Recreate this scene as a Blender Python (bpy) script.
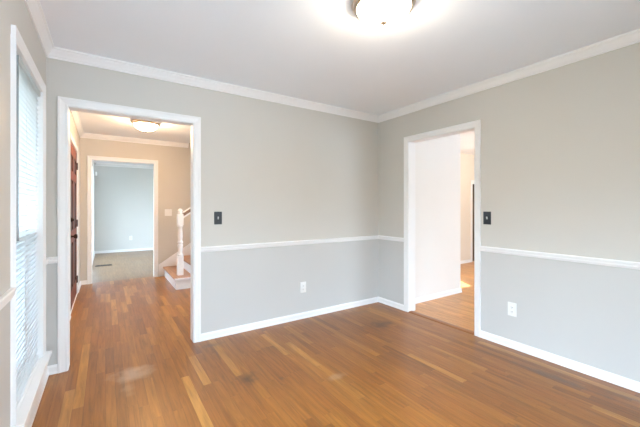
import bpy, bmesh, math, random
from mathutils import Vector, Matrix

random.seed(7)
for o in list(bpy.data.objects):
    bpy.data.objects.remove(o)
scene = bpy.context.scene
COL = scene.collection

# ------------------------------------------------------------------ camera
cam_data = bpy.data.cameras.new('camera')
cam = bpy.data.objects.new('camera', cam_data)
COL.objects.link(cam)
cam.location = (0, 0, 1.251)
cam.rotation_euler = (math.radians(90), 0, -math.radians(33.631))
cam_data.sensor_width = 36
cam_data.lens = 322.478 * 36 / 640
cam_data.shift_y = -6.5 / 640
cam_data.clip_start = 0.02
scene.camera = cam

# ------------------------------------------------------------------ view
scene.view_settings.view_transform = 'Standard'
scene.view_settings.look = 'None'
scene.view_settings.gamma = 1
scene.view_settings.use_curve_mapping = False
scene.view_settings.exposure = 1.04
scene.cycles.max_bounces = 12
scene.cycles.diffuse_bounces = 8
scene.cycles.transparent_max_bounces = 16
scene.cycles.sample_clamp_indirect = 6
scene.cycles.use_denoising = True

# ------------------------------------------------------------------ sky
SKY = 6.4
world = bpy.data.worlds.new('sky')
scene.world = world
world.use_nodes = True
wn, wl = world.node_tree.nodes, world.node_tree.links
wn.clear()
w_out = wn.new('ShaderNodeOutputWorld')
w_bg = wn.new('ShaderNodeBackground')
w_tc = wn.new('ShaderNodeTexCoord')
w_sep = wn.new('ShaderNodeSeparateXYZ')
w_map = wn.new('ShaderNodeMapRange')
w_ramp = wn.new('ShaderNodeValToRGB')
w_map.inputs['From Min'].default_value = -1
w_map.inputs['From Max'].default_value = 1
e = w_ramp.color_ramp.elements
e[0].position = 0.545
e[0].color = (0.20, 0.23, 0.23, 1)
e[1].position = 0.59
e[1].color = (0.70, 0.87, 1.05, 1)
e2 = w_ramp.color_ramp.elements.new(1.0)
e2.color = (0.58, 0.80, 1.05, 1)
wl.new(w_tc.outputs['Generated'], w_sep.inputs[0])
wl.new(w_sep.outputs['Z'], w_map.inputs['Value'])
wl.new(w_map.outputs[0], w_ramp.inputs[0])
wl.new(w_ramp.outputs[0], w_bg.inputs['Color'])
w_bg.inputs['Strength'].default_value = SKY
wl.new(w_bg.outputs[0], w_out.inputs[0])

# sun: low over the kitchen side, reaches the floor only through the kitchen window
sun_data = bpy.data.lights.new('sun', 'SUN')
sun_data.energy = 9
sun_data.angle = math.radians(0.6)
sun_data.color = (1, 0.93, 0.82)
sun = bpy.data.objects.new('sun', sun_data)
COL.objects.link(sun)
sun.location = (8, 9, 9)
sun.rotation_euler = Vector((-0.71, -1.24, -1.9)).to_track_quat('-Z', 'Y').to_euler()


def portal(loc, direction, sx, sy):
    d = bpy.data.lights.new('window_portal', 'AREA')
    d.shape = 'RECTANGLE'
    d.size, d.size_y = sx, sy
    d.cycles.is_portal = True
    o = bpy.data.objects.new('window_portal', d)
    COL.objects.link(o)
    o.location = loc
    o.rotation_euler = Vector(direction).to_track_quat('-Z', 'Z').to_euler()


portal((-0.56, 2.47, 1.13), (1, 0, 0), 0.95, 1.95)
portal((0.9, -0.66, .98), (0, 1, 0), 1.6, 1.75)
portal((-0.44, 8.35, 1.2), (1, 0, 0), 3.1, 2.2)
portal((3.36, 8.55, 1.2), (-1, 0, 0), 3.4, 2.2)
portal((2.36, 4.28, 1.2), (-1, 0, 0), 1.85, 2.2)
portal((-0.56, .59, 1.01), (1, 0, 0), 1.95, 1.8)
portal((5.3, -0.66, 1.25), (0, 1, 0), 2.1, 1.9)
portal((5.08, 4.36, 1.57), (0, -1, 0), 1.25, 1.3)


def fill_light(name, loc, power, colour, radius):  # bare point light added to a room, no fixture
    d = bpy.data.lights.new(name, 'POINT')
    d.energy = power
    d.color = colour
    d.shadow_soft_size = radius
    o = bpy.data.objects.new(name, d)
    COL.objects.link(o)
    o.location = loc
    return o


WARM = (1.0, 0.72, 0.44)
SOFT = (1.0, 0.86, 0.70)
fill_light('kitchen_fill', (4.3, 1.2, 2.25), 2.5, (1.0, 0.93, 0.84), 0.15)  # added light without a fixture, brightens the kitchen near the doorway
fill_light('kitchen_fill', (6.3, 2.9, 2.25), 15, SOFT, 0.15)  # second added light, warms the far cream wall


# ------------------------------------------------------------------ materials
def new_mat(name):
    m = bpy.data.materials.new(name)
    m.use_nodes = True
    return m, m.node_tree.nodes, m.node_tree.links, m.node_tree.nodes['Principled BSDF']


def paint(name, col, rough=0.6, bump=0.05, scale=220, spec=0.35, vary=0.02):
    m, n, l, b = new_mat(name)
    tc = n.new('ShaderNodeTexCoord')
    nz = n.new('ShaderNodeTexNoise')
    nz.inputs['Scale'].default_value = 2.2
    nz.inputs['Detail'].default_value = 4
    l.new(tc.outputs['Object'], nz.inputs['Vector'])
    mr = n.new('ShaderNodeMapRange')
    mr.inputs['To Min'].default_value = 1 - vary
    mr.inputs['To Max'].default_value = 1 + vary
    l.new(nz.outputs['Fac'], mr.inputs['Value'])
    vm = n.new('ShaderNodeVectorMath')
    vm.operation = 'SCALE'
    vm.inputs[0].default_value = col
    l.new(mr.outputs[0], vm.inputs['Scale'])
    l.new(vm.outputs[0], b.inputs['Base Color'])
    b.inputs['Roughness'].default_value = rough
    b.inputs['Specular IOR Level'].default_value = spec
    n2 = n.new('ShaderNodeTexNoise')
    n2.inputs['Scale'].default_value = scale
    n2.inputs['Detail'].default_value = 2
    l.new(tc.outputs['Object'], n2.inputs['Vector'])
    bp = n.new('ShaderNodeBump')
    bp.inputs['Strength'].default_value = bump
    bp.inputs['Distance'].default_value = 0.002
    l.new(n2.outputs['Fac'], bp.inputs['Height'])
    l.new(bp.outputs[0], b.inputs['Normal'])
    return m


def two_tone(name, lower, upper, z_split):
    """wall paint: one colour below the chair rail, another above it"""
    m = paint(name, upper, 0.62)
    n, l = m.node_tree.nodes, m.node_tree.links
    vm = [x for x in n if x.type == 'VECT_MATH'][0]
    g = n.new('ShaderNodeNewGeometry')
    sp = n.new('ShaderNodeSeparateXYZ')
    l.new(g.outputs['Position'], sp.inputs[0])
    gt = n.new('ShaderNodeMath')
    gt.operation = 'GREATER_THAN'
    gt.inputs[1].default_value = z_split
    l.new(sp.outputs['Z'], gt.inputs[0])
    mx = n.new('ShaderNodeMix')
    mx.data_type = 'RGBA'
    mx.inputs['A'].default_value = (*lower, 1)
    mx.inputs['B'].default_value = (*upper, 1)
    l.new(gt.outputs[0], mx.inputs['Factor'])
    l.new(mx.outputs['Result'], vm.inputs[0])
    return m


def metal(name, col, rough):
    m, n, l, b = new_mat(name)
    tc = n.new('ShaderNodeTexCoord')
    nz = n.new('ShaderNodeTexNoise')
    nz.inputs['Scale'].default_value = 60
    l.new(tc.outputs['Object'], nz.inputs['Vector'])
    mr = n.new('ShaderNodeMapRange')
    mr.inputs['To Min'].default_value = rough * 0.8
    mr.inputs['To Max'].default_value = rough * 1.2
    l.new(nz.outputs['Fac'], mr.inputs['Value'])
    l.new(mr.outputs[0], b.inputs['Roughness'])
    b.inputs['Base Color'].default_value = (*col, 1)
    b.inputs['Metallic'].default_value = 1
    return m


def lamp_glass(name, col, strength):
    m, n, l, b = new_mat(name)
    tc = n.new('ShaderNodeTexCoord')
    nz = n.new('ShaderNodeTexNoise')
    nz.inputs['Scale'].default_value = 5
    l.new(tc.outputs['Object'], nz.inputs['Vector'])
    mr = n.new('ShaderNodeMapRange')
    mr.inputs['To Min'].default_value = strength * 0.9
    mr.inputs['To Max'].default_value = strength * 1.1
    l.new(nz.outputs['Fac'], mr.inputs['Value'])
    l.new(mr.outputs[0], b.inputs['Emission Strength'])
    b.inputs['Base Color'].default_value = (0.9, 0.88, 0.84, 1)
    b.inputs['Emission Color'].default_value = (*col, 1)
    b.inputs['Roughness'].default_value = 0.25
    return m


def clear_glass(name):
    m, n, l, b = new_mat(name)
    n.remove(b)
    t = n.new('ShaderNodeBsdfTransparent')
    t.inputs[0].default_value = (0.96, 0.98, 0.98, 1)
    g = n.new('ShaderNodeBsdfGlossy')
    g.inputs['Roughness'].default_value = 0.02
    lw = n.new('ShaderNodeLayerWeight')
    lw.inputs['Blend'].default_value = 0.25
    fr = n.new('ShaderNodeMapRange')
    fr.inputs['To Min'].default_value = 0.03
    fr.inputs['To Max'].default_value = 0.30
    pw = n.new('ShaderNodeMath')
    pw.operation = 'POWER'
    pw.inputs[1].default_value = 3
    l.new(lw.outputs['Facing'], pw.inputs[0])
    l.new(pw.outputs[0], fr.inputs['Value'])
    mx = n.new('ShaderNodeMixShader')
    l.new(fr.outputs[0], mx.inputs[0])
    l.new(t.outputs[0], mx.inputs[1])
    l.new(g.outputs[0], mx.inputs[2])
    l.new(mx.outputs[0], n['Material Output'].inputs['Surface'])
    return m


def screen_mesh(name):
    """fine dark insect screen: most of the light passes between the threads"""
    m, n, l, b = new_mat(name)
    b.inputs['Base Color'].default_value = (0.03, 0.033, 0.036, 1)
    b.inputs['Roughness'].default_value = 0.7
    t = n.new('ShaderNodeBsdfTransparent')
    mx = n.new('ShaderNodeMixShader')
    mx.inputs[0].default_value = 0.36
    l.new(t.outputs[0], mx.inputs[1])
    l.new(b.outputs[0], mx.inputs[2])
    l.new(mx.outputs[0], n['Material Output'].inputs['Surface'])
    return m


def blind_vinyl(name):
    """thin white vinyl that lets some daylight through"""
    m, n, l, b = new_mat(name)
    b.inputs['Base Color'].default_value = (0.74, 0.75, 0.76, 1)
    b.inputs['Roughness'].default_value = 0.4
    tl = n.new('ShaderNodeBsdfTranslucent')
    tl.inputs[0].default_value = (0.92, 0.92, 0.92, 1)
    mx = n.new('ShaderNodeMixShader')
    mx.inputs[0].default_value = 0.75
    l.new(b.outputs[0], mx.inputs[1])
    l.new(tl.outputs[0], mx.inputs[2])
    l.new(mx.outputs[0], n['Material Output'].inputs['Surface'])
    return m


def oak_floor(name, stains=(), tone=(1, 1, 1), contrast=1.0):
    """strip oak boards running along Y, varnished, with old stains at fixed spots"""
    m, n, l, b = new_mat(name)

    def math_(op, a=None, c=None, v0=None, v1=None):
        x = n.new('ShaderNodeMath')
        x.operation = op
        if a is not None:
            l.new(a, x.inputs[0])
        if c is not None:
            l.new(c, x.inputs[1])
        if v0 is not None:
            x.inputs[0].default_value = v0
        if v1 is not None:
            x.inputs[1].default_value = v1
        return x.outputs[0]

    g = n.new('ShaderNodeNewGeometry')
    sp = n.new('ShaderNodeSeparateXYZ')
    l.new(g.outputs['Position'], sp.inputs[0])
    X, Y = sp.outputs['X'], sp.outputs['Y']
    u = math_('MULTIPLY', X, None, None, 1 / 0.0572)
    row = math_('FLOOR', u)
    fu = math_('FRACT', u)
    wr = n.new('ShaderNodeTexWhiteNoise')
    wr.noise_dimensions = '1D'
    l.new(row, wr.inputs['W'])
    off = math_('MULTIPLY', wr.outputs['Value'], None, None, 7.3)
    v = math_('ADD', math_('MULTIPLY', Y, None, None, 1 / 0.72), off)
    # irregular board lengths: wobble the coordinate before flooring
    wob = math_('MULTIPLY', math_('SINE', math_('MULTIPLY', v, None, None, 2.1)), None, None, 0.28)
    v = math_('ADD', v, wob)
    brd = math_('FLOOR', v)
    fv = math_('FRACT', v)
    cb = n.new('ShaderNodeCombineXYZ')
    l.new(row, cb.inputs[0])
    l.new(brd, cb.inputs[1])
    wb = n.new('ShaderNodeTexWhiteNoise')
    wb.noise_dimensions = '3D'
    l.new(cb.outputs[0], wb.inputs['Vector'])
    # board tone
    rp = n.new('ShaderNodeValToRGB')
    els = rp.color_ramp.elements
    els[0].position, els[0].color = 0.0, (0.185, 0.078, 0.024, 1)
    els[1].position, els[1].color = 1.0, (0.43, 0.235, 0.090, 1)
    for p, c in ((0.15, (0.255, 0.104, 0.026, 1)), (0.5, (0.265, 0.112, 0.029, 1)), (0.85, (0.305, 0.138, 0.037, 1))):
        x = els.new(p)
        x.color = c
    l.new(math_('ADD', math_('MULTIPLY', wb.outputs['Value'], None, None, contrast), None, None, .5 - .5 * contrast), rp.inputs[0])
    # grain stretched along the board, shifted per board
    gv = n.new('ShaderNodeCombineXYZ')
    l.new(math_('MULTIPLY', X, None, None, 26), gv.inputs[0])
    l.new(math_('MULTIPLY', Y, None, None, 1.7), gv.inputs[1])
    l.new(math_('MULTIPLY', wb.outputs['Value'], None, None, 40), gv.inputs[2])
    gn = n.new('ShaderNodeTexNoise')
    gn.inputs['Scale'].default_value = 1.6
    gn.inputs['Detail'].default_value = 6
    gn.inputs['Roughness'].default_value = 0.62
    gn.inputs['Distortion'].default_value = 0.6
    l.new(gv.outputs[0], gn.inputs['Vector'])
    gr = n.new('ShaderNodeMapRange')
    gr.inputs['From Min'].default_value = 0.25
    gr.inputs['From Max'].default_value = 0.75
    gr.inputs['To Min'].default_value = 0.60
    gr.inputs['To Max'].default_value = 1.32
    l.new(gn.outputs['Fac'], gr.inputs['Value'])
    # broad wear
    bn = n.new('ShaderNodeTexNoise')
    bn.inputs['Scale'].default_value = 1.3
    bn.inputs['Detail'].default_value = 5
    l.new(g.outputs['Position'], bn.inputs['Vector'])
    br = n.new('ShaderNodeMapRange')
    br.inputs['From Min'].default_value = 0.3
    br.inputs['From Max'].default_value = 0.7
    br.inputs['To Min'].default_value = 0.90
    br.inputs['To Max'].default_value = 1.08
    l.new(bn.outputs['Fac'], br.inputs['Value'])
    # seams
    du = math_('MINIMUM', fu, math_('SUBTRACT', None, fu, 1.0))
    dv = math_('MINIMUM', fv, math_('SUBTRACT', None, fv, 1.0))
    su = n.new('ShaderNodeMapRange')
    su.inputs['From Max'].default_value = 0.028
    l.new(du, su.inputs['Value'])
    sv = n.new('ShaderNodeMapRange')
    sv.inputs['From Max'].default_value = 0.0022
    l.new(dv, sv.inputs['Value'])
    seam = math_('MINIMUM', su.outputs[0], sv.outputs[0])
    sd = n.new('ShaderNodeMapRange')
    sd.inputs['To Min'].default_value = 0.62
    l.new(seam, sd.inputs['Value'])
    k = math_('MULTIPLY', math_('MULTIPLY', gr.outputs[0], br.outputs[0]), sd.outputs[0])
    vm = n.new('ShaderNodeVectorMath')
    vm.operation = 'SCALE'
    l.new(rp.outputs[0], vm.inputs[0])
    l.new(k, vm.inputs['Scale'])
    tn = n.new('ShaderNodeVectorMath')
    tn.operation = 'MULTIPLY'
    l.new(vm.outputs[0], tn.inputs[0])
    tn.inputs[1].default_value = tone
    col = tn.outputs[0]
    # stains and scuffs with a shape of their own
    sn = n.new('ShaderNodeTexNoise')
    sn.inputs['Scale'].default_value = 9
    sn.inputs['Detail'].default_value = 5
    l.new(g.outputs['Position'], sn.inputs['Vector'])
    rough_add = None
    for (sx, sy, rx, ry, c, a) in stains:
        dx = math_('MULTIPLY', math_('SUBTRACT', X, None, None, sx), None, None, 1 / rx)
        dy = math_('MULTIPLY', math_('SUBTRACT', Y, None, None, sy), None, None, 1 / ry)
        d = math_('SQRT', math_('ADD', math_('MULTIPLY', dx, dx), math_('MULTIPLY', dy, dy)))
        d = math_('ADD', d, math_('MULTIPLY', math_('SUBTRACT', sn.outputs['Fac'], None, None, 0.5), None, None, 1.7))
        mk = n.new('ShaderNodeMapRange')
        mk.interpolation_type = 'SMOOTHSTEP'
        mk.inputs['From Min'].default_value = 0.0
        mk.inputs['From Max'].default_value = 1.15
        mk.inputs['To Min'].default_value = a
        mk.inputs['To Max'].default_value = 0
        l.new(d, mk.inputs['Value'])
        mx = n.new('ShaderNodeMix')
        mx.data_type = 'RGBA'
        l.new(mk.outputs[0], mx.inputs['Factor'])
        l.new(col, mx.inputs['A'])
        mx.inputs['B'].default_value = (*c, 1)
        col = mx.outputs['Result']
    l.new(col, b.inputs['Base Color'])
    rr = n.new('ShaderNodeMapRange')
    rr.inputs['To Min'].default_value = 0.26
    rr.inputs['To Max'].default_value = 0.42
    l.new(bn.outputs['Fac'], rr.inputs['Value'])
    l.new(rr.outputs[0], b.inputs['Roughness'])
    b.inputs['Specular IOR Level'].default_value = 0.62
    bp = n.new('ShaderNodeBump')
    bp.inputs['Strength'].default_value = 0.25
    bp.inputs['Distance'].default_value = 0.0015
    hh = math_('ADD', seam, math_('MULTIPLY', gn.outputs['Fac'], None, None, 0.25))
    l.new(hh, bp.inputs['Height'])
    l.new(bp.outputs[0], b.inputs['Normal'])
    return m


def stained_wood(name, dark, light, axis='Z', rough=0.35):
    m, n, l, b = new_mat(name)
    tc = n.new('ShaderNodeTexCoord')
    mp = n.new('ShaderNodeMapping')
    s = {'X': (1.5, 30, 30), 'Y': (30, 1.5, 30), 'Z': (30, 30, 1.5)}[axis]
    mp.inputs['Scale'].default_value = s
    l.new(tc.outputs['Object'], mp.inputs[0])
    nz = n.new('ShaderNodeTexNoise')
    nz.inputs['Scale'].default_value = 1.5
    nz.inputs['Detail'].default_value = 6
    nz.inputs['Distortion'].default_value = 0.8
    l.new(mp.outputs[0], nz.inputs['Vector'])
    rp = n.new('ShaderNodeValToRGB')
    rp.color_ramp.elements[0].position = 0.3
    rp.color_ramp.elements[0].color = (*dark, 1)
    rp.color_ramp.elements[1].position = 0.7
    rp.color_ramp.elements[1].color = (*light, 1)
    l.new(nz.outputs['Fac'], rp.inputs[0])
    l.new(rp.outputs[0], b.inputs['Base Color'])
    b.inputs['Roughness'].default_value = rough
    b.inputs['Specular IOR Level'].default_value = 0.25
    return m


M = {}
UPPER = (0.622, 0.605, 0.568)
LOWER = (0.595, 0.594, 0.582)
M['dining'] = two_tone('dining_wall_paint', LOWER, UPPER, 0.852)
M['greige'] = paint('greige_wall_paint', (0.62, 0.585, 0.53))
M['bluegrey'] = paint('blue_grey_wall_paint', (0.67, 0.665, 0.645))
M['cream'] = paint('cream_wall_paint', (0.76, 0.70, 0.61))
M['kitchen'] = paint('white_wall_paint', (0.84, 0.83, 0.81))
M['ceiling'] = paint('ceiling_paint', (0.89, 0.925, 0.97), 0.8, 0.12, 120)
M['trim'] = paint('white_trim_paint', (0.87, 0.87, 0.875), 0.35, 0.02, 60, 0.5, 0.01)
M['floor'] = oak_floor('oak_strip_floor', (
    (0.858, 2.25, 0.085, 0.11, (0.05, 0.025, 0.015), 0.8),
    (2.46, 2.50, 0.17, 0.14, (0.06, 0.03, 0.018), 0.75),
    (2.53, 2.93, 0.15, 0.07, (0.17, 0.09, 0.05), 0.40),
    (0.80, 2.97, 0.11, 0.06, (0.12, 0.07, 0.045), 0.65),
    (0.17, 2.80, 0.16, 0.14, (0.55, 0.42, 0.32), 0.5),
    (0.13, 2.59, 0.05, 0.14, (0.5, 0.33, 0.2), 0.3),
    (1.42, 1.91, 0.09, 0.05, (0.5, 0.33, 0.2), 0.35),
    (1.07, 2.12, 0.02, 0.03, (0.12, 0.06, 0.03), 0.7),
    (0.10, 4.64, 0.03, 0.04, (0.08, 0.04, 0.025), 0.8),
    (2.75, 1.00, 0.06, 0.36, (0.10, 0.065, 0.045), 0.65),
    (2.86, 0.60, 0.04, 0.12, (0.13, 0.08, 0.05), 0.5),
    (1.957, 0.90, 0.035, 0.035, (0.08, 0.04, 0.025), 0.8),
), (1.08, 0.90, 0.45), 0.97)
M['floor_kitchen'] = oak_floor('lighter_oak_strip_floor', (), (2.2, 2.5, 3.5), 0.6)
M['floor_greyish'] = oak_floor('greyish_oak_strip_floor', (), (0.85, 1.12, 2.0), 0.35)  # greyer, calmer board tone
M['tread'] = stained_wood('oak_tread', (0.33, 0.15, 0.07), (0.48, 0.24, 0.12), 'Y', 0.3)
M['threshold'] = stained_wood('oak_threshold', (0.24, 0.10, 0.045), (0.36, 0.16, 0.07), 'Y', 0.3)
M['mahogany'] = stained_wood('red_brown_door_stain', (0.15, 0.036, 0.018), (0.25, 0.07, 0.036), 'Z', 0.5)
M['mahogany_dark'] = stained_wood('darker_red_brown_panel', (0.03, 0.008, 0.005), (0.07, 0.018, 0.011), 'Z', 0.5)  # darker tone for the sunk panel fields
M['railwood'] = stained_wood('brown_handrail_wood', (0.24, 0.15, 0.10), (0.36, 0.24, 0.17), 'X', 0.35)
M['darkwood'] = stained_wood('dark_brown_door', (0.05, 0.03, 0.02), (0.09, 0.055, 0.035), 'Z', 0.4)
M['nickel'] = metal('brushed_warm_nickel', (0.62, 0.52, 0.42), 0.3)
M['finial'] = paint('dark_bronze_finial', (0.10, 0.08, 0.06), 0.5, 0.0, 60, 0.15)
M['bronze'] = metal('dark_bronze', (0.05, 0.035, 0.03), 0.4)
M['black'] = paint('black_plastic', (0.028, 0.032, 0.04), 0.35, 0.02, 90, 0.5)
M['white_plastic'] = paint('white_plastic', (0.86, 0.86, 0.85), 0.3, 0.0, 90, 0.5)
M['slot'] = paint('dark_slot', (0.05, 0.05, 0.05), 0.6)
M['vinyl'] = blind_vinyl('white_blind_vinyl')
M['wand'] = paint('clear_grey_wand', (0.35, 0.38, 0.40), 0.2)
M['glass'] = clear_glass('window_glass')
M['glow'] = lamp_glass('lit_opal_glass', (1.0, 0.82, 0.62), 36)
M['glow_warm'] = lamp_glass('lit_warm_opal_glass', (1.0, 0.63, 0.33), 40)
M['bounce_ground'] = paint('outside_bounce_ground', (0.50, 0.52, 0.54), 0.9, 0.3, 30, 0.1, 0.1)
M['screen'] = screen_mesh('grey_insect_screen')
M['grass'] = paint('outside_lawn', (0.05, 0.07, 0.055), 0.9, 0.3, 30, 0.1, 0.3)


# ------------------------------------------------------------------ mesh helpers
def link(name, bm, mat, parent=None, smooth=False, bevel=0.0):
    bmesh.ops.remove_doubles(bm, verts=bm.verts, dist=1e-6)
    bmesh.ops.recalc_face_normals(bm, faces=bm.faces)
    me = bpy.data.meshes.new(name)
    bm.to_mesh(me)
    bm.free()
    mats = mat if isinstance(mat, (list, tuple)) else [mat]
    for x in mats:
        me.materials.append(x)
    o = bpy.data.objects.new(name, me)
    COL.objects.link(o)
    if parent:
        o.parent = parent
    if smooth:
        for p in me.polygons:
            p.use_smooth = True
    if bevel:
        md = o.modifiers.new('bevel', 'BEVEL')
        md.width = bevel
        md.segments = 2
        md.limit_method = 'ANGLE'
    return o


def box(bm, x0, x1, y0, y1, z0, z1):
    vs = [bm.verts.new((x, y, z)) for x in (x0, x1) for y in (y0, y1) for z in (z0, z1)]
    for f in ((0, 1, 3, 2), (4, 6, 7, 5), (0, 4, 5, 1), (2, 3, 7, 6), (0, 2, 6, 4), (1, 5, 7, 3)):
        bm.faces.new([vs[i] for i in f])


def boxes(*bs):
    bm = bmesh.new()
    for b in bs:
        box(bm, *b)
    return bm


def mapped(axis, pos, sign):
    """(u along the wall, n out of the wall, z) -> world; axis 'x' = wall faces +-x, 'y' = faces +-y"""
    if axis == 'y':
        return lambda u, n, z: (u, pos + sign * n, z)
    return lambda u, n, z: (pos + sign * n, u, z)


def wall(name, axis, a, b, u0, u1, z0, z1, holes, mat, label):
    """a wall between the planes a and b with rectangular holes (u0,u1,z0,z1), one closed mesh"""
    us = sorted({u0, u1, *[h[0] for h in holes], *[h[1] for h in holes]})
    zs = sorted({z0, z1, *[h[2] for h in holes], *[h[3] for h in holes]})
    solid = {}
    for i in range(len(us) - 1):
        for j in range(len(zs) - 1):
            cu, cz = (us[i] + us[i + 1]) / 2, (zs[j] + zs[j + 1]) / 2
            solid[i, j] = not any(h[0] < cu < h[1] and h[2] < cz < h[3] for h in holes)
    bm = bmesh.new()

    def P(w, u, z):
        return bm.verts.new((u, w, z) if axis == 'y' else (w, u, z))

    for (i, j), s in solid.items():
        if not s:
            continue
        A, B, C, D = us[i], us[i + 1], zs[j], zs[j + 1]
        for w in (a, b):
            bm.faces.new([P(w, A, C), P(w, B, C), P(w, B, D), P(w, A, D)])
        for di, dj, p, q in ((-1, 0, (A, C), (A, D)), (1, 0, (B, C), (B, D)), (0, -1, (A, C), (B, C)), (0, 1, (A, D), (B, D))):
            if not solid.get((i + di, j + dj), False):
                bm.faces.new([P(a, *p), P(a, *q), P(b, *q), P(b, *p)])
    o = link(name, bm, mat)
    struct(o, label, 'wall')
    return o


def struct(o, label, cat):
    o['kind'] = 'structure'
    o['label'] = label
    o['category'] = cat


def tag(o, label, cat, group=None):
    o['label'] = label
    o['category'] = cat
    if group:
        o['group'] = group


def empty(name, loc, rz=0.0):
    o = bpy.data.objects.new(name, None)
    o.empty_display_size = 0.1
    COL.objects.link(o)
    o.location = loc
    o.rotation_euler = (0, 0, rz)
    return o


CASING = [(0, 0), (0, .010), (.006, .013), (.016, .011), (.040, .015), (.050, .019), (.062, .019), (.064, .017), (.064, 0)]
CROWN = [(0, 2.364), (.010, 2.364), (.010, 2.376), (.016, 2.382), (.024, 2.396), (.036, 2.412), (.040, 2.424), (.050, 2.428), (.050, 2.44), (0, 2.44)]
BASE = [(0, 0), (.016, 0), (.016, .010), (.012, .018), (.012, .052), (.008, .060), (.007, .066), (0, .066)]
RAIL = [(0, .828), (.008, .828), (.010, .836), (.015, .842), (.015, .856), (.020, .862), (.020, .872), (.016, .877), (0, .877)]


def frame_sweep(bm, mp, u0, u1, z0, z1, prof):
    """casing on the two sides and the head of an opening, mitred"""
    rings = []
    for (o, t) in prof:
        rings.append([bm.verts.new(mp(*p)) for p in ((u0 - o, t, z0), (u0 - o, t, z1 + o), (u1 + o, t, z1 + o), (u1 + o, t, z0))])
    k = len(prof)
    for i in range(k):
        r, q = rings[i], rings[(i + 1) % k]
        for j in range(3):
            bm.faces.new([r[j], r[j + 1], q[j + 1], q[j]])
    bm.faces.new([r[0] for r in rings])
    bm.faces.new([r[3] for r in rings])


def run(name, axis, pos, sign, u0, u1, prof, m0, m1, label, cat, mat=None):
    """a straight moulding along a wall; m0/m1: 1 = mitred into an inside corner, -1 outside corner, 0 = square end"""
    mp = mapped(axis, pos, sign)
    bm = bmesh.new()
    A = [bm.verts.new(mp(u0 + m0 * n, n, z)) for n, z in prof]
    B = [bm.verts.new(mp(u1 - m1 * n, n, z)) for n, z in prof]
    k = len(prof)
    for i in range(k):
        bm.faces.new([A[i], A[(i + 1) % k], B[(i + 1) % k], B[i]])
    bm.faces.new(A)
    bm.faces.new(B)
    o = link(name, bm, mat or M['trim'])
    struct(o, label, cat)
    return o


def lathe(prof, seg=40, axis='z'):
    bm = bmesh.new()
    rings = []
    for r, z in prof:
        if r < 1e-6:
            rings.append([bm.verts.new((0, 0, z))])
        else:
            rings.append([bm.verts.new((r * math.cos(2 * math.pi * i / seg), r * math.sin(2 * math.pi * i / seg), z)) for i in range(seg)])
    for a, b in zip(rings, rings[1:]):
        for i in range(seg):
            j = (i + 1) % seg
            if len(a) == 1 and len(b) == 1:
                continue
            if len(a) == 1:
                bm.faces.new([a[0], b[i], b[j]])
            elif len(b) == 1:
                bm.faces.new([a[i], a[j], b[0]])
            else:
                bm.faces.new([a[i], a[j], b[j], b[i]])
    return bm


def opening_trim(name, axis, pos_a, sign_a, pos_b, u0, u1, z1, label):
    """jamb lining and casings of a doorless opening through a wall from face pos_a to face pos_b"""
    root = empty(name, (0, 0, 0))
    struct(root, label, 'door trim')
    lo, hi = min(pos_a, pos_b), max(pos_a, pos_b)
    t = .018
    bm = bmesh.new()
    for (a, b, c, d) in ((u0 - t, u0, 0, z1 + t), (u1, u1 + t, 0, z1 + t), (u0, u1, z1, z1 + t)):
        if axis == 'y':
            box(bm, a, b, lo - .001, hi + .001, c, d)
        else:
            box(bm, lo - .001, hi + .001, a, b, c, d)
    link('jamb', bm, M['trim'], root)
    r = .004
    for pos, s in ((pos_a, sign_a), (pos_b, -sign_a)):
        bm = bmesh.new()
        frame_sweep(bm, mapped(axis, pos, s), u0 - r, u1 + r, 0, z1 + r, [(o * .95, tt) for o, tt in CASING])
        link('casing', bm, M['trim'], root)
    return root


# ------------------------------------------------------------------ plan
XL, XR, YB, YN = -.366, 3.007, 3.126, -.50
YB2, XR2, H = 3.236, 3.117, 2.44
XF, YF, YF2 = -.340, 6.44, 6.55
D1 = (-.236, .674, 2.02)          # opening to the hall
D2 = (1.79, 2.61, 2.025)          # opening to the kitchen side
D3 = (-.183, .722, 2.02)          # far opening in the hall
W1 = (2.05, 2.885, .215, 2.035)   # window, clear opening
FD = (4.68, 5.80, 2.04)         # front door
T = .018

# floor, ground, ceilings
o = link('floor', boxes((-.60, XR + .04, -.62, YF + .06, -.12, 0), (XR + .04, 8.2, 4.25, YF + .06, -.12, 0)), M['floor'])
struct(o, 'reddish oak strip floor with dark stains and pale scuffs', 'floor')
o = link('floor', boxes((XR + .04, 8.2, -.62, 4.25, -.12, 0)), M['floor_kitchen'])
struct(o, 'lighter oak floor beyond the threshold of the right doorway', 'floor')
o = link('floor', boxes((-.60, 8.2, YF + .06, 10.7, -.12, 0)), M['floor_greyish'])
struct(o, 'greyish oak floor of the farthest room', 'floor')
o = link('ground', boxes((-.55, 48, -40, 50, -.6, -.5)), M['bounce_ground'])  # unseen ground made pale to bounce daylight up to the ceilings
struct(o, 'unseen ground outside, made pale to bounce daylight indoors', 'ground')
o = link('ceiling', boxes((-.60, XR2 - .05, -.62, 3.18, H, H + .12)), M['ceiling'])
struct(o, 'white ceiling of the near room around the bright dome light', 'ceiling')
o = link('ceiling', boxes((-.60, 1.30, 3.18, 6.50, H, H + .12), (1.30, 2.31, 3.18, 5.43, H, H + .12)), M['ceiling'])
struct(o, 'warm lit hall ceiling seen through the left doorway', 'ceiling')
o = link('ceiling', boxes((-.60, 3.35, 6.50, 10.7, H, H + .12)), M['ceiling'])
struct(o, 'pale ceiling of the farthest room beyond the hall', 'ceiling')
o = link('ceiling', boxes((XR2 - .05, 8.2, -.62, 2.91, H, H + .12), (4.20, 8.2, 2.91, 4.35, H, H + .12)), M['ceiling'])
struct(o, 'bright ceiling seen through the right doorway', 'ceiling')
o = link('ceiling', boxes((1.20, 4.75, 5.30, 6.60, 4.9, 5.0)), M['ceiling'])
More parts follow.
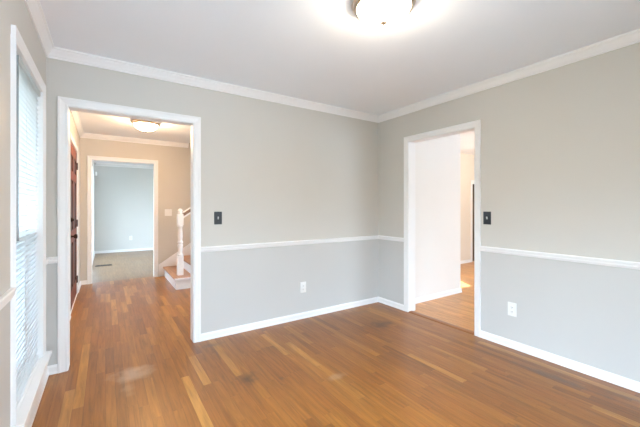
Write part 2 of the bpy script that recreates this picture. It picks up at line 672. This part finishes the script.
struct(o, 'ceiling high above the staircase', 'ceiling')

o = link('light_blocker', boxes((3.32, 6.3, 6.6, 13.5, 2.56, 2.66)), M['ceiling'])  # added slab that keeps the sun out of the right-hand window
struct(o, 'added unseen roof outside the farthest room', 'light_blocker')

o = link('ground', boxes((-40, -.55, -40, 50, -.6, -.5)), M['grass'])
struct(o, 'dark lawn behind the blind of the tall window', 'ground')

o = link('light_blocker', boxes((-4.0, -.53, 1.75, 6.7, 2.56, 2.66)), M['ceiling'])  # added slab that dims the sky over the blind
struct(o, 'added unseen roof outside the tall window and front door', 'light_blocker')

# walls
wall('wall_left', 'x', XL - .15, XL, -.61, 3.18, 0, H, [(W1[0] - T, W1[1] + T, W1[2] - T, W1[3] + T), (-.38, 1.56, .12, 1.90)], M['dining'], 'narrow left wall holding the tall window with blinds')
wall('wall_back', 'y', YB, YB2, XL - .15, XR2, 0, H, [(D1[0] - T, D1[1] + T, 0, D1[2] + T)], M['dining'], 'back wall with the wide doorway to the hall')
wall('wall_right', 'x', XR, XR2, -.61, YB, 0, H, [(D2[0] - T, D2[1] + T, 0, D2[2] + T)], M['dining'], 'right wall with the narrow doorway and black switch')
wall('wall_near', 'y', -.61, YN, XL, XR, 0, H, [(.10, 1.70, .10, 1.95)], M['dining'], 'wall behind the viewer with an added broad window')
wall('wall_hall_left', 'x', XF - .15, XF, YB2, YF, 0, H, [(FD[0] - T, FD[1] + T, 0, FD[2] + T)], M['greige'], 'left hall wall holding the red brown front door')
wall('wall_hall_far', 'y', YF, YF2, XF - .15, 4.70, 0, 4.9, [(D3[0] - T, D3[1] + T, 0, D3[2] + T)], M['greige'], 'peach lit far hall wall around the cased opening and stairs')
wall('wall_hall_right', 'x', 2.20, 2.31, YB2, 5.32, 0, H, [(3.34, 5.22, .1, 2.3)], M['greige'], 'hall wall hidden right of the left doorway')
wall('wall_stair_near', 'y', 5.32, 5.43, 2.20, 4.70, 0, 4.9, [], M['greige'], 'near wall along the upper stairs')
wall('wall_stair_end', 'x', 4.60, 4.70, 5.43, YF, 0, 4.9, [], M['greige'], 'end wall at the top of the stairs')
wall('wall_stair_upper', 'y', 5.32, 5.43, 1.20, 2.20, H + .12, 4.9, [], M['greige'], 'upper wall over the hall beside the stairwell')
wall('wall_stair_side', 'x', 1.20, 1.30, 5.43, YF, H + .12, 4.9, [], M['greige'], 'upper wall over the hall at the foot of the stairwell')
wall('wall_far_room_left', 'x', -.40, -.25, YF2, 10.55, 0, H, [(6.8, 9.9, .1, 2.3)], M['bluegrey'], 'left wall sliver of the farthest room')
wall('wall_far_room_back', 'y', 10.55, 10.66, -.40, 3.31, 0, H, [], M['bluegrey'], 'blue grey back wall of the farthest room')
wall('wall_far_room_right', 'x', 3.20, 3.31, YF2, 10.55, 0, H, [(6.9, 10.2, .1, 2.3)], M['bluegrey'], 'right wall of the farthest room')
wall('wall_kitchen_partition', 'y', 2.80, 2.91, XR2, 4.34, 0, H, [], M['kitchen'], 'bright white partition just inside the right doorway')
wall('wall_kitchen_return', 'x', 4.23, 4.34, 2.91, 4.20, 0, H, [], M['kitchen'], 'return of the white partition beyond its corner')
wall('wall_kitchen_far', 'y', 4.20, 4.31, 4.23, 8.0, 0, H, [(4.45, 5.70, .95, 2.20), (6.96, 7.7, 0, 1.80)], M['cream'], 'warm cream wall far beyond the right doorway')
wall('wall_kitchen_right', 'x', 8.0, 8.11, -.61, 4.31, 0, H, [], M['cream'], 'end wall of the room beyond the right doorway')
wall('wall_kitchen_near', 'y', -.61, -.50, XR2, 8.0, 0, H, [(4.3, 6.3, .3, 2.1)], M['kitchen'], 'wall with an added window in the room beyond the right doorway')

# crown moulding of the near room, mitred in the corners
run('trim_1', 'y', YB, -1, XL, XR, CROWN, 1, 1, 'white crown moulding along the back wall', 'crown moulding')
run('trim_2', 'x', XR, -1, YN, YB, CROWN, 1, 1, 'white crown moulding along the right wall', 'crown moulding')
run('trim_3', 'x', XL, 1, YN, YB, CROWN, 1, 1, 'white crown moulding above the tall window', 'crown moulding')
run('trim_4', 'y', YN, 1, XL, XR, CROWN, 1, 1, 'white crown moulding on the wall behind the viewer', 'crown moulding')
run('trim_5', 'y', YF, -1, XF, 1.30, CROWN, 1, 0, 'crown moulding along the far hall wall ending at the stairs', 'crown moulding')
run('trim_6', 'x', XF, 1, YB2, YF, CROWN, 1, 1, 'crown moulding above the front door', 'crown moulding')
run('trim_7', 'y', YB2, 1, XF, 2.20, CROWN, 1, 1, 'crown moulding on the hall side over the left doorway', 'crown moulding')
run('trim_8', 'y', 10.55, -1, -.25, 3.20, CROWN, 1, 1, 'crown moulding of the farthest room over its back wall', 'crown moulding')

# chair rails
run('trim_9', 'y', YB, -1, XL, D1[0] - .065, RAIL, 1, 0, 'short white chair rail between window corner and left doorway', 'chair rail')
run('trim_10', 'y', YB, -1, D1[1] + .065, XR, RAIL, 0, 1, 'long white chair rail across the back wall', 'chair rail')
run('trim_11', 'x', XR, -1, D2[1] + .065, YB, RAIL, 0, 1, 'short chair rail between room corner and right doorway', 'chair rail')
run('trim_12', 'x', XR, -1, YN, D2[0] - .065, RAIL, 1, 0, 'white chair rail on the right wall right of the doorway', 'chair rail')
run('trim_13', 'x', XL, 1, W1[1] + .065, YB, RAIL, 0, 1, 'stub of chair rail between window casing and corner', 'chair rail')
run('trim_14', 'x', XL, 1, 1.58, W1[0] - .011, RAIL, 0, 0, 'chair rail ending at the near edge of the window', 'chair rail')

# baseboards
run('baseboard_back', 'y', YB, -1, XL, D1[0] - .065, BASE, 1, 0, 'short white baseboard left of the left doorway', 'baseboard')
run('baseboard_back', 'y', YB, -1, D1[1] + .065, XR, BASE, 0, 1, 'long white baseboard along the back wall', 'baseboard')
run('baseboard_right', 'x', XR, -1, D2[1] + .065, YB, BASE, 0, 1, 'short baseboard between room corner and right doorway', 'baseboard')
run('baseboard_right', 'x', XR, -1, YN, D2[0] - .065, BASE, 1, 0, 'white baseboard along the right wall to the photo edge', 'baseboard')
run('baseboard_left', 'x', XL, 1, YN, YB, BASE, 1, 1, 'white baseboard under the tall window', 'baseboard')
run('baseboard_near', 'y', YN, 1, XL, XR, BASE, 1, 1, 'baseboard of the wall behind the viewer', 'baseboard')
run('baseboard_hall_far', 'y', YF, -1, XF, D3[0] - .065, BASE, 1, 0, 'tiny baseboard left of the far hall opening', 'baseboard')
run('baseboard_hall_left', 'x', XF, 1, FD[1] + .068, YF, BASE, 0, 1, 'hall baseboard between front door and far corner', 'baseboard')
run('baseboard_hall_left', 'x', XF, 1, YB2, FD[0] - .068, BASE, 1, 0, 'hall baseboard before the front door', 'baseboard')
run('baseboard_far_room_back', 'y', 10.55, -1, -.25, 3.20, BASE, 1, 1, 'white baseboard along the blue grey wall of the farthest room', 'baseboard')
run('baseboard_far_room_left', 'x', -.25, 1, YF2, 10.55, BASE, 0, 1, 'baseboard on the left wall of the farthest room', 'baseboard')
run('baseboard_kitchen_partition', 'y', 2.80, -1, XR2, 4.34, BASE, 0, -1, 'white baseboard of the bright partition inside the right doorway', 'baseboard')
run('baseboard_kitchen_return', 'x', 4.34, 1, 2.80, 4.20, BASE, -1, 1, 'baseboard round the corner of the white partition', 'baseboard')
run('baseboard_kitchen_far', 'y', 4.20, -1, 4.34, 6.90, BASE, 1, 0, 'baseboard along the far cream wall', 'baseboard')

# cased openings
opening_trim('trim_15', 'y', YB, -1, YB2, *D1, 'white casing of the wide left doorway to the hall')
opening_trim('trim_16', 'x', XR, -1, XR2, *D2, 'white casing of the narrow right doorway')
opening_trim('trim_17', 'y', YF, -1, YF2, *D3, 'white casing of the far hall opening to the last room')

# floor reducer under the right doorway
bm = bmesh.new()
pr = [(XR - .012, 0), (XR - .008, .004), (XR + .012, .009), (XR + .05, .009), (XR + .075, .002), (XR + .075, 0)]
A = [bm.verts.new((x, D2[0], z)) for x, z in pr]
B = [bm.verts.new((x, D2[1], z)) for x, z in pr]
for i in range(len(pr)):
    j = (i + 1) % len(pr)
    bm.faces.new([A[i], A[j], B[j], B[i]])
bm.faces.new(A)
bm.faces.new(B)
o = link('trim_18', bm, M['threshold'])
struct(o, 'dark wooden threshold strip under the right doorway', 'threshold')


# ------------------------------------------------------------------ windows
def window(name, axis, face_in, face_out, s_in, u0, u1, z0, z1, label, near_w=.064, detailed=True):
    """double hung window: lining, casing, stool, apron, two sashes with panes. s_in: sign pointing into the room"""
    root = empty(name, (0, 0, 0))
    struct(root, label, 'window')
    mp = mapped(axis, face_in, s_in)
    depth = abs(face_in - face_out)

    def bx(bm, ua, ub, na, nb, za, zb):
        p, q = mp(ua, na, za), mp(ub, nb, zb)
        box(bm, *sorted((p[0], q[0])), *sorted((p[1], q[1])), *sorted((p[2], q[2])))

    bm = bmesh.new()
    t = .017
    bx(bm, u0 - t, u0, -depth, 0, z0 - t, z1 + t)
    bx(bm, u1, u1 + t, -depth, 0, z0 - t, z1 + t)
    bx(bm, u0, u1, -depth, 0, z1, z1 + t)
    bx(bm, u0, u1, -depth, 0, z0 - t, z0)
    link('window_jamb', bm, M['trim'], root)
    if detailed:
        bm = bmesh.new()
        k = near_w / .064
        rings = []
        for (o_, t_) in CASING:
            rings.append([bm.verts.new(mp(*p)) for p in ((u0 - o_ * k, t_, z0 + .012), (u0 - o_ * k, t_, z1 + o_), (u1 + o_, t_, z1 + o_), (u1 + o_, t_, z0 + .012))])
        n_ = len(CASING)
        for i in range(n_):
            r, q = rings[i], rings[(i + 1) % n_]
            for j in range(3):
                bm.faces.new([r[j], r[j + 1], q[j + 1], q[j]])
        bm.faces.new([r[0] for r in rings])
        bm.faces.new([r[3] for r in rings])
        link('window_casing', bm, M['trim'], root)
        bm = bmesh.new()
        bx(bm, u0 - near_w, u1 + .100, 0, .048, z0 - .010, z0 + .012)
        bx(bm, u0 + .001, u1 - .001, -.06, .001, z0 - .0005, z0 + .012)
        link('window_sill', bm, M['trim'], root, bevel=.004)
        bm = bmesh.new()
        bx(bm, u0 - near_w, u1 + .064, 0, .014, .066, z0 - .010)
        link('apron', bm, M['trim'], root, bevel=.003)
    zm = z0 + (z1 - z0) * .475 + .02
    for k_, (za, zb, na) in enumerate(((z0 + .001, zm + .02, -.105), (zm - .02, z1 - .001, -.135))):
        bm = bmesh.new()
        w = .042
        bx(bm, u0 + .001, u0 + w, na, na + .028, za, zb)
        bx(bm, u1 - w, u1 - .001, na, na + .028, za, zb)
        bx(bm, u0 + w, u1 - w, na, na + .028, za, za + w)
        bx(bm, u0 + w, u1 - w, na, na + .028, zb - w, zb)
        sash = link('sash', bm, M['trim'], root)
        bm = bmesh.new()
        bx(bm, u0 + w, u1 - w, na + .012, na + .016, za + w, zb - w)
        link('pane', bm, M['glass'], sash)
    if detailed:
        bm = bmesh.new()
        bx(bm, u0 + .002, u1 - .002, -.146, -.145, z0 + .002, zm - .02)
        link('insect_screen', bm, M['screen'], root)  # screen added to dim the daylight behind the lower slats
    return root


window('window_1', 'x', XL, XL - .15, 1, *W1, 'tall white double hung window on the left wall', near_w=.010)
window('window_2', 'y', YN, YN - .11 - .04, 1, .118, 1.682, .118, 1.932, 'unseen broad window added behind the viewer for daylight', detailed=False)  # added opening that fills the near room with sky light
window('window_3', 'x', -.25, -.40, 1, 6.818, 9.882, .118, 2.282, 'unseen window added on the left of the farthest room for daylight', detailed=False)  # added for daylight in the farthest room
window('window_6', 'x', 3.20, 3.35, -1, 6.918, 10.182, .118, 2.282, 'unseen second window added on the right to brighten the farthest room', detailed=False)  # another added opening, brightens the farthest room
window('window_7', 'x', 2.20, 2.35, -1, 3.358, 5.202, .118, 2.282, 'unseen window added on the right side of the hall for daylight', detailed=False)  # added so cool daylight reaches the newel and hall floor
window('window_8', 'x', XL, XL - .15, 1, -.362, 1.542, .138, 1.882, 'unseen left wall window added to light the right wall', detailed=False)  # added opening, sends sky light across to the right wall
window('window_4', 'y', -.50, -.65, 1, 4.318, 6.282, .318, 2.082, 'unseen window added beyond the right wall for daylight', detailed=False)  # added opening, daylight for the white partition
window('window_5', 'y', 4.20, 4.35, -1, 4.468, 5.682, .968, 2.182, 'sunny window hidden behind the white partition', detailed=False)

# blinds hanging inside the tall window
blind = empty('window_blind', (XL - .022, (W1[0] + W1[1]) / 2, W1[2]))
tag(blind, 'white slatted blind covering the tall window on the left', 'blind')
bw = (W1[1] - W1[0]) / 2 - .006
zt = W1[3] - W1[2] - .003
link('headrail', boxes((-.020, .020, -bw, bw, zt - .035, zt)), M['vinyl'], blind, bevel=.003)
bm = bmesh.new()
z_low, pitch, chord, tilt = .060, .0305, .0365, math.radians(-56)
n_sl = int((zt - .045 - z_low) / pitch) + 1
for i in range(n_sl):
    zc = z_low + i * pitch
    top, bot = [], []
    for j in range(5):
        s = (j / 4 - .5) * chord
        crown = .003 * (1 - (2 * s / chord) ** 2)
        dx = s * math.cos(tilt) + crown * math.sin(tilt)
        dz = -s * math.sin(tilt) + crown * math.cos(tilt)
        top.append((dx, zc + dz))
    bot = [(x, z - .0006) for x, z in reversed(top)]
    ring = top + bot
    A = [bm.verts.new((x, -bw, z)) for x, z in ring]
    B = [bm.verts.new((x, bw, z)) for x, z in ring]
    for a in range(len(ring)):
        c = (a + 1) % len(ring)
        bm.faces.new([A[a], A[c], B[c], B[a]])
    bm.faces.new(A)
    bm.faces.new(B)
link('slats', bm, M['vinyl'], blind)
link('bottom_rail', boxes((-.014, .014, -bw, bw, .018, .036)), M['vinyl'], blind, bevel=.003)
for fy in (-.78, 0, .78):
    link('ladder_cord', boxes((-.0125, -.0115, fy * bw - .001, fy * bw + .001, .03, zt - .03), (.0125, .0135, fy * bw - .001, fy * bw + .001, .03, zt - .03)), M['vinyl'], blind)
bm = lathe([(0, -.92), (.006, -.92), (.006, -.86), (.0042, -.85), (.0042, 0), (0, 0)], 8)
wand = link('tilt_wand', bm, M['wand'], blind, smooth=True)
wand.location = (.026, -bw + .10, zt - .03)

# ------------------------------------------------------------------ front door in the hall
door = empty('door_1', (XF - .006, (FD[0] + FD[1]) / 2, 0))
struct(door, 'red brown six panel front door on the left of the hall', 'door')
DW, DH = FD[1] - FD[0] - .006, FD[2] - .012


def panel_door(root, w, h, thick, mat, z0=.008):
    """slab in local space: face at x=0 towards +x, panels raised in sunk fields"""
    cols = [(-w / 2 + .115, -.05), (.05, w / 2 - .115)]
    rows = [(z0 + .22, z0 + .80), (z0 + .95, z0 + 1.58), (z0 + 1.69, h - .13)]
    ys = [-w / 2] + [v for c in cols for v in c] + [w / 2]
    zs = [z0] + [v for r in rows for v in r] + [h]
    bm = bmesh.new()
    dark_from = []
    hollow = {(i, j) for i in (1, 3) for j in (1, 3, 5)}
    for i in range(len(ys) - 1):
        for j in range(len(zs) - 1):
            a, b, c, d = ys[i], ys[i + 1], zs[j], zs[j + 1]
            if (i, j) in hollow:
                steps = [(0, 0), (.012, -.010), (.030, -.010), (.055, -.003)]
                prev = None
                for ins, dep in steps:
                    ring = [bm.verts.new((dep, y, z)) for y, z in ((a + ins, c + ins), (b - ins, c + ins), (b - ins, d - ins), (a + ins, d - ins))]
                    if prev:
                        for k in range(4):
                            bm.faces.new([prev[k], prev[(k + 1) % 4], ring[(k + 1) % 4], ring[k]])
                    prev = ring
                bm.faces.new(prev)
                dark_from.append((a, b, c, d))
            else:
                bm.faces.new([bm.verts.new(p) for p in ((0, a, c), (0, b, c), (0, b, d), (0, a, d))])
    y0, y1 = -w / 2, w / 2
    for q in (((-thick, y0, z0), (-thick, y1, z0), (-thick, y1, h), (-thick, y0, h)),):
        bm.faces.new([bm.verts.new(p) for p in q])
    edge = [(y, z0) for y in ys] + [(y1, z) for z in zs[1:]] + [(y, h) for y in reversed(ys[:-1])] + [(y0, z) for z in reversed(zs[1:-1])]
    for k in range(len(edge)):
        p, q = edge[k], edge[(k + 1) % len(edge)]
        bm.faces.new([bm.verts.new(v) for v in ((0, *p), (0, *q), (-thick, *q), (-thick, *p))])
    o = link('door_panel', bm, [mat, M['mahogany_dark']], root)
    for p in o.data.polygons:
        _, y, z = p.center
        if p.center.x > -.02 and any(a < y < b and c < z < d for a, b, c, d in dark_from):
            p.material_index = 1
    return o


slab = panel_door(door, DW, DH, .042, M['mahogany'])
for hz in (.215, 1.02, 1.835):
    b = lathe([(0, hz - .05), (.0075, hz - .05), (.0075, hz + .05), (0, hz + .05)], 10)
    h_ = link('hinge', b, M['bronze'], door)
    h_.location = (.008, DW / 2 - .004, 0)
    link('hinge_leaf', boxes((.0, .003, DW / 2 - .028, DW / 2 - .004, hz - .05, hz + .05)), M['bronze'], h_).location = (-.008, -(DW / 2 - .004), 0)
ly = -DW / 2 + .07
plate = link('lock_plate', boxes((0, .012, ly - .032, ly + .032, .99, 1.155)), M['bronze'], slab, bevel=.004)
b = lathe([(0, 0), (.028, 0), (.028, .008), (.011, .014), (.011, .035), (.024, .042), (.030, .056), (.024, .070), (0, .074)], 20)
kn = link('door_knob', b, M['bronze'], slab, smooth=True)
kn.location = (0, ly, .905)
kn.rotation_euler = (0, math.radians(90), 0)
b = lathe([(0, 0), (.026, 0), (.026, .010), (.016, .016), (.016, .024), (0, .026)], 20)
tb = link('deadbolt', b, M['bronze'], slab, smooth=True)
tb.location = (.012, ly, 1.10)
tb.rotation_euler = (0, math.radians(90), 0)
fr = empty('trim_19', (0, 0, 0))
struct(fr, 'cream white casing round the red brown front door', 'door trim')
link('jamb', boxes((XF - .15, XF - .002, FD[0] - .017, FD[0], 0, FD[2] + .017), (XF - .15, XF - .002, FD[1], FD[1] + .017, 0, FD[2] + .017), (XF - .15, XF - .002, FD[0], FD[1], FD[2], FD[2] + .017)), M['trim'], fr)
bm = bmesh.new()
frame_sweep(bm, mapped('x', XF, 1), FD[0] - .004, FD[1] + .004, 0, FD[2] + .004, [(a_, b_ * .5) for a_, b_ in CASING])
link('casing', bm, M['trim'], fr)
link('sill', boxes((XF - .15, XF + .004, FD[0] + .001, FD[1] - .001, 0, .007)), M['trim'], fr)

# low doorway at the end of the cream wall
d2 = empty('door_2', (0, 0, 0))
struct(d2, 'dark low door at the end of the far cream wall', 'door')
link('door_panel', boxes((6.965, 7.695, 4.235, 4.275, .006, 1.785)), M['darkwood'], d2, bevel=.004)
bm = bmesh.new()
frame_sweep(bm, mapped('y', 4.20, -1), 6.96, 7.70, 0, 1.80, CASING)
link('casing', bm, M['trim'], d2)


# ------------------------------------------------------------------ ceiling lights
def dome_light(loc, glow, label, watts, tint):
    root = empty('ceiling_light', loc)
    tag(root, label, 'ceiling light', 'flush dome ceiling lights')
    link('rim', lathe([(0, 0), (.150, 0), (.172, -.008), (.180, -.020), (.178, -.030), (.168, -.036), (.166, -.046), (.156, -.050), (.150, -.044), (.150, -.020), (0, -.018)], 48), M['nickel'], root, smooth=True)
    prof = [(.150, -.040)]
    for i in range(1, 11):
        a = math.pi / 2 * i / 10
        prof.append((.150 * math.cos(a) if i < 10 else .0, -.042 - .085 * math.sin(a)))
    link('glass_shade', lathe(prof, 32), glow, root, smooth=True)
    link('finial', lathe([(0, -.124), (.018, -.125), (.020, -.130), (.012, -.135), (.006, -.139), (.008, -.144), (0, -.148)], 16), M['finial'], root, smooth=True)
    d = bpy.data.lights.new('ceiling_fill', 'POINT')
    d.energy, d.color, d.shadow_soft_size = watts, tint, .05
    b_ = bpy.data.objects.new('ceiling_fill', d)
    COL.objects.link(b_)
    b_.parent = root
    b_.location = (0, 0, -.26)  # added point light hanging below the shade, spreads light over the ceiling
    return root


dome_light((1.335, 1.345, H), M['glow'], 'bright dome ceiling light at the top edge of the photo', .8, SOFT)
dome_light((.47, 5.09, H), M['glow_warm'], 'warm dome ceiling light in the hall beyond the left doorway', 7, WARM)


# ------------------------------------------------------------------ staircase
RISE, RUN, X0, YS = .172, .262, .885, 5.455
st = empty('staircase', (X0, 5.25, 0))
tag(st, 'white painted staircase with brown treads and turned newel post', 'staircase')


def sp(name, bm, mat, parent=st, **k):
    o = link(name, bm, mat, parent, **k)
    if parent is st:
        o.matrix_parent_inverse = Matrix.Translation((-X0, -5.25, 0))
    return o


NST = 13
for i in range(NST):
    xa = X0 + i * RUN
    zt_ = RISE * (i + 1)
    ya = 5.25 if i == 0 else YS
    yb = YF - .024
    xb = xa + RUN
    sp('riser', boxes((xa, xa + .018, ya + (.002 if i == 0 else .0205), yb, zt_ - RISE + (.001 if i == 0 else 0), zt_ - .026)), M['trim'])
    sp('tread', boxes((xa - .022, xb if i else xb + .02, ya - .020, yb, zt_ - .026, zt_)), M['tread'], bevel=.006)
    if i == 0:
        sp('step_side', boxes((xa + .018, xb + .02, ya + .002, ya + .020, .001, zt_ - .026)), M['trim'])
        sp('step_nosing', boxes((xa - .024, xb + .022, ya - .026, ya - .0205, zt_ - .030, zt_ + .002)), M['trim'])
        sp('step_end', boxes((xb + .002, xb + .020, ya + .020, YS, .001, zt_ - .026)), M['trim'])
# closed side under the stairs, from the second step up
bm = bmesh.new()
pts = []
xs1 = X0 + RUN + .022
for i in range(1, NST):
    xa = X0 + i * RUN + (.022 if i == 1 else 0)
    pts += [(xa, RISE * i + (.004 if i == 1 else 0)), (xa, RISE * (i + 1) - .027)]
xe = X0 + NST * RUN
pts += [(xe, RISE * NST - .027), (xe, .001), (xs1, .001)]
A = [bm.verts.new((x, YS + .002, z)) for x, z in pts]
B = [bm.verts.new((x, YS + .020, z)) for x, z in pts]
bm.faces.new(A)
bm.faces.new(B)
for i in range(len(pts)):
    j = (i + 1) % len(pts)
    bm.faces.new([A[i], A[j], B[j], B[i]])
sp('stringer', bm, M['trim'])
# skirt board against the far wall
bm = bmesh.new()
sl = RISE / RUN
xa, xe = .795, X0 + NST * RUN
za = .215
pts = [(xa, .001), (xa, za), (xe, za + sl * (xe - xa)), (xe, .001)]
A = [bm.verts.new((x, YF - .0015, z)) for x, z in pts]
B = [bm.verts.new((x, YF - .022, z)) for x, z in pts]
bm.faces.new(A)
bm.faces.new(B)
for i in range(4):
    j = (i + 1) % 4
    bm.faces.new([A[i], A[j], B[j], B[i]])
sp('skirt_board', bm, M['trim'])
# newel post: square base, turned shaft, square block, ball
NX, NY, NZ = .988, 5.50, RISE
newel = bpy.data.objects.new('newel_post', None)
newel.empty_display_size = .1
COL.objects.link(newel)
newel.parent = st
newel.location = (NX - X0, NY - 5.25, NZ)
hw = .044
bm = boxes((-hw, hw, -hw, hw, 0, .30))
link('square_base', bm, M['trim'], newel, bevel=.005)
turn = [(.030, .298), (.040, .306), (.043, .318), (.040, .330), (.030, .338), (.026, .350), (.032, .40), (.040, .455), (.043, .475),
        (.036, .49), (.032, .50), (.044, .51), (.044, .524), (.034, .534), (.032, .56), (.037, .60), (.036, .66), (.032, .72), (.030, .755), (.042, .765), (.042, .778), (.032, .79)]
link('turned_shaft', lathe(turn, 28), M['trim'], newel, smooth=True)
link('square_block', boxes((-hw, hw, -hw, hw, .786, .968)), M['trim'], newel, bevel=.006)
ball = [(.022, .966), (.024, .975), (.038, .980), (.038, .986), (.026, .992)] + [(.036 * math.sin(a) if a < 3.1 else 0, 1.020 - .036 * math.cos(a)) for a in [math.radians(d) for d in (50, 70, 90, 110, 130, 150, 165, 180)]]
link('ball_cap', lathe(ball, 28), M['trim'], newel, smooth=True)
# handrail rising from the newel block
bm = bmesh.new()


def sloped_bar(bm, x0, x1, z0, y, prof):
    A = [bm.verts.new((x0, y + a, z0 + b)) for a, b in prof]
    B = [bm.verts.new((x1, y + a, z0 + sl * (x1 - x0) + b)) for a, b in prof]
    for i in range(len(prof)):
        j = (i + 1) % len(prof)
        bm.faces.new([A[i], A[j], B[j], B[i]])
    bm.faces.new(A)
    bm.faces.new(B)


hx, hz, hx1 = NX + hw - .001, 1.125, 2.19
sloped_bar(bm, hx, hx1, hz, NY, [(-.028, -.022), (.028, -.022), (.032, .010), (.030, .030), (-.030, .030), (-.032, .010)])
sp('handrail', bm, M['railwood'])
bm = bmesh.new()
sloped_bar(bm, hx, hx1, hz + .031, NY, [(-.032, 0), (.032, 0), (.026, .014), (.012, .020), (-.012, .020), (-.026, .014)])
sp('rail_cap', bm, M['trim'])
bm = bmesh.new()
sloped_bar(bm, hx, hx1, hz - .023, NY, [(-.030, -.030), (.030, -.030), (.030, 0), (-.030, 0)])
sp('rail_fillet', bm, M['trim'])
for i in range(1, 5):
    for fx in (.07, .20):
        bx_ = X0 + i * RUN + fx
        zb = RISE * (i + 1)
        zr = hz - .055 + sl * (bx_ - hx) - .012
        if bx_ > hx1 - .02:
            continue
        L = zr - zb
        b = lathe([(.0, 0), (.018, 0), (.018, .12), (.012, .14), (.019, .16), (.012, .18), (.016, L * .45), (.010, L * .8), (.010, L), (0, L)], 12)
        bl = sp('baluster', b, M['trim'], smooth=True)
        bl.location = (bx_, NY, zb + .0005)


# ------------------------------------------------------------------ switches, outlets, vent, sensor
def wall_frame(axis, pos, sign):
    """rotation so that local +x points out of the wall, local y runs along it"""
    if axis == 'y':
        return math.radians(-90 if sign < 0 else 90)
    return math.radians(180 if sign < 0 else 0)


def switch(axis, pos, sign, u, z, gangs, plate_mat, label, w=.074, h=.122, group=None):
    loc = (u, pos, z) if axis == 'y' else (pos, u, z)
    root = empty('light_switch', loc, wall_frame(axis, pos, sign))
    tag(root, label, 'light switch', group)
    W = w + .046 * (gangs - 1)
    link('cover_plate', boxes((0.0003, .006, -W / 2, W / 2, -h / 2, h / 2)), plate_mat, root, bevel=.0025)
    for g in range(gangs):
        y = (g - (gangs - 1) / 2) * .046
        bm = bmesh.new()
        vs = [bm.verts.new(p) for p in ((.006, y - .005, -.012), (.006, y + .005, -.012), (.006, y + .005, .012), (.006, y - .005, .012),
                                        (.016, y - .004, .002), (.016, y + .004, .002), (.016, y + .004, .013), (.016, y - .004, .013))]
        for f in ((0, 1, 2, 3), (4, 5, 6, 7), (0, 1, 5, 4), (1, 2, 6, 5), (2, 3, 7, 6), (3, 0, 4, 7)):
            bm.faces.new([vs[i] for i in f])
        link('toggle', bm, M['white_plastic'], root)
        for sz in (-.03, .03):
            s = link('screw', lathe([(0, 0), (.0032, 0), (.0026, .0012), (0, .0014)], 10), plate_mat, root)
            s.location = (.006, y, sz)
            s.rotation_euler = (0, math.radians(90), 0)
    return root


def outlet(axis, pos, sign, u, z, label, w=.074, h=.120):
    loc = (u, pos, z) if axis == 'y' else (pos, u, z)
    root = empty('wall_outlet', loc, wall_frame(axis, pos, sign))
    tag(root, label, 'outlet')
    link('cover_plate', boxes((0.0003, .006, -w / 2, w / 2, -h / 2, h / 2)), M['white_plastic'], root, bevel=.0025)
    for dz in (-.020, .020):
        b = lathe([(0, 0), (.0165, 0), (.0165, .0020), (.0155, .0026), (0, .0026)], 20)
        r = link('receptacle', b, M['white_plastic'], root)
        r.location = (.006, 0, dz)
        r.rotation_euler = (0, math.radians(90), 0)
        sl_ = link('socket_slots', boxes((-.0050, .0050, -.0072, -.0048, .0024, .0029), (-.0042, .0042, .0048, .0072, .0024, .0029), (.0080, .0115, -.002, .002, .0024, .0029)), M['slot'], r)
    s = link('screw', lathe([(0, 0), (.0032, 0), (.0026, .0012), (0, .0014)], 10), M['white_plastic'], root)
    s.location = (.006, 0, 0)
    s.rotation_euler = (0, math.radians(90), 0)
    return root


switch('y', YB, -1, .901, 1.145, 1, M['black'], 'black switch plate on the back wall beside the left doorway')
switch('x', XR, -1, 1.663, 1.147, 1, M['black'], 'black switch plate on the right wall beside the right doorway')
switch('y', YF, -1, .955, 1.15, 2, M['white_plastic'], 'white double switch plate on the hall wall beside the newel post')
outlet('y', YB, -1, 1.850, .348, 'white outlet low on the back wall')
outlet('x', XR, -1, 1.438, .343, 'white outlet low on the right wall')
outlet('y', 10.55, -1, .594, .375, 'tiny white outlet on the blue grey wall of the farthest room')

vent = empty('floor_vent', (-.03, 8.30, 0))
tag(vent, 'dark metal floor vent in the farthest room beyond the hall', 'floor vent')
link('frame', boxes((-.15, .15, -.08, -.062, .0005, .006), (-.15, .15, .062, .08, .0005, .006), (-.15, -.132, -.062, .062, .0005, .006), (.132, .15, -.062, .062, .0005, .006)), M['bronze'], vent)
link('louvres', boxes(*[(-.132 + i * .022, -.124 + i * .022, -.062, .062, .0005, .004) for i in range(12)]), M['bronze'], vent)
link('duct_opening', boxes((-.132, .132, -.062, .062, .0001, .0006)), M['slot'], vent)

sensor = empty('motion_sensor', (-.235, 10.53, 2.14), math.radians(-45))
tag(sensor, 'small white sensor high in the corner of the farthest room', 'sensor')
link('housing', boxes((0, .045, -.03, .03, -.055, .055)), M['white_plastic'], sensor, bevel=.012)
link('lens', lathe([(0, .012), (.012, .010), (.018, 0), (0, 0)], 16), M['white_plastic'], sensor, smooth=True).location = (.045, 0, -.02)
sensor.children[-1].rotation_euler = (0, math.radians(90), 0)
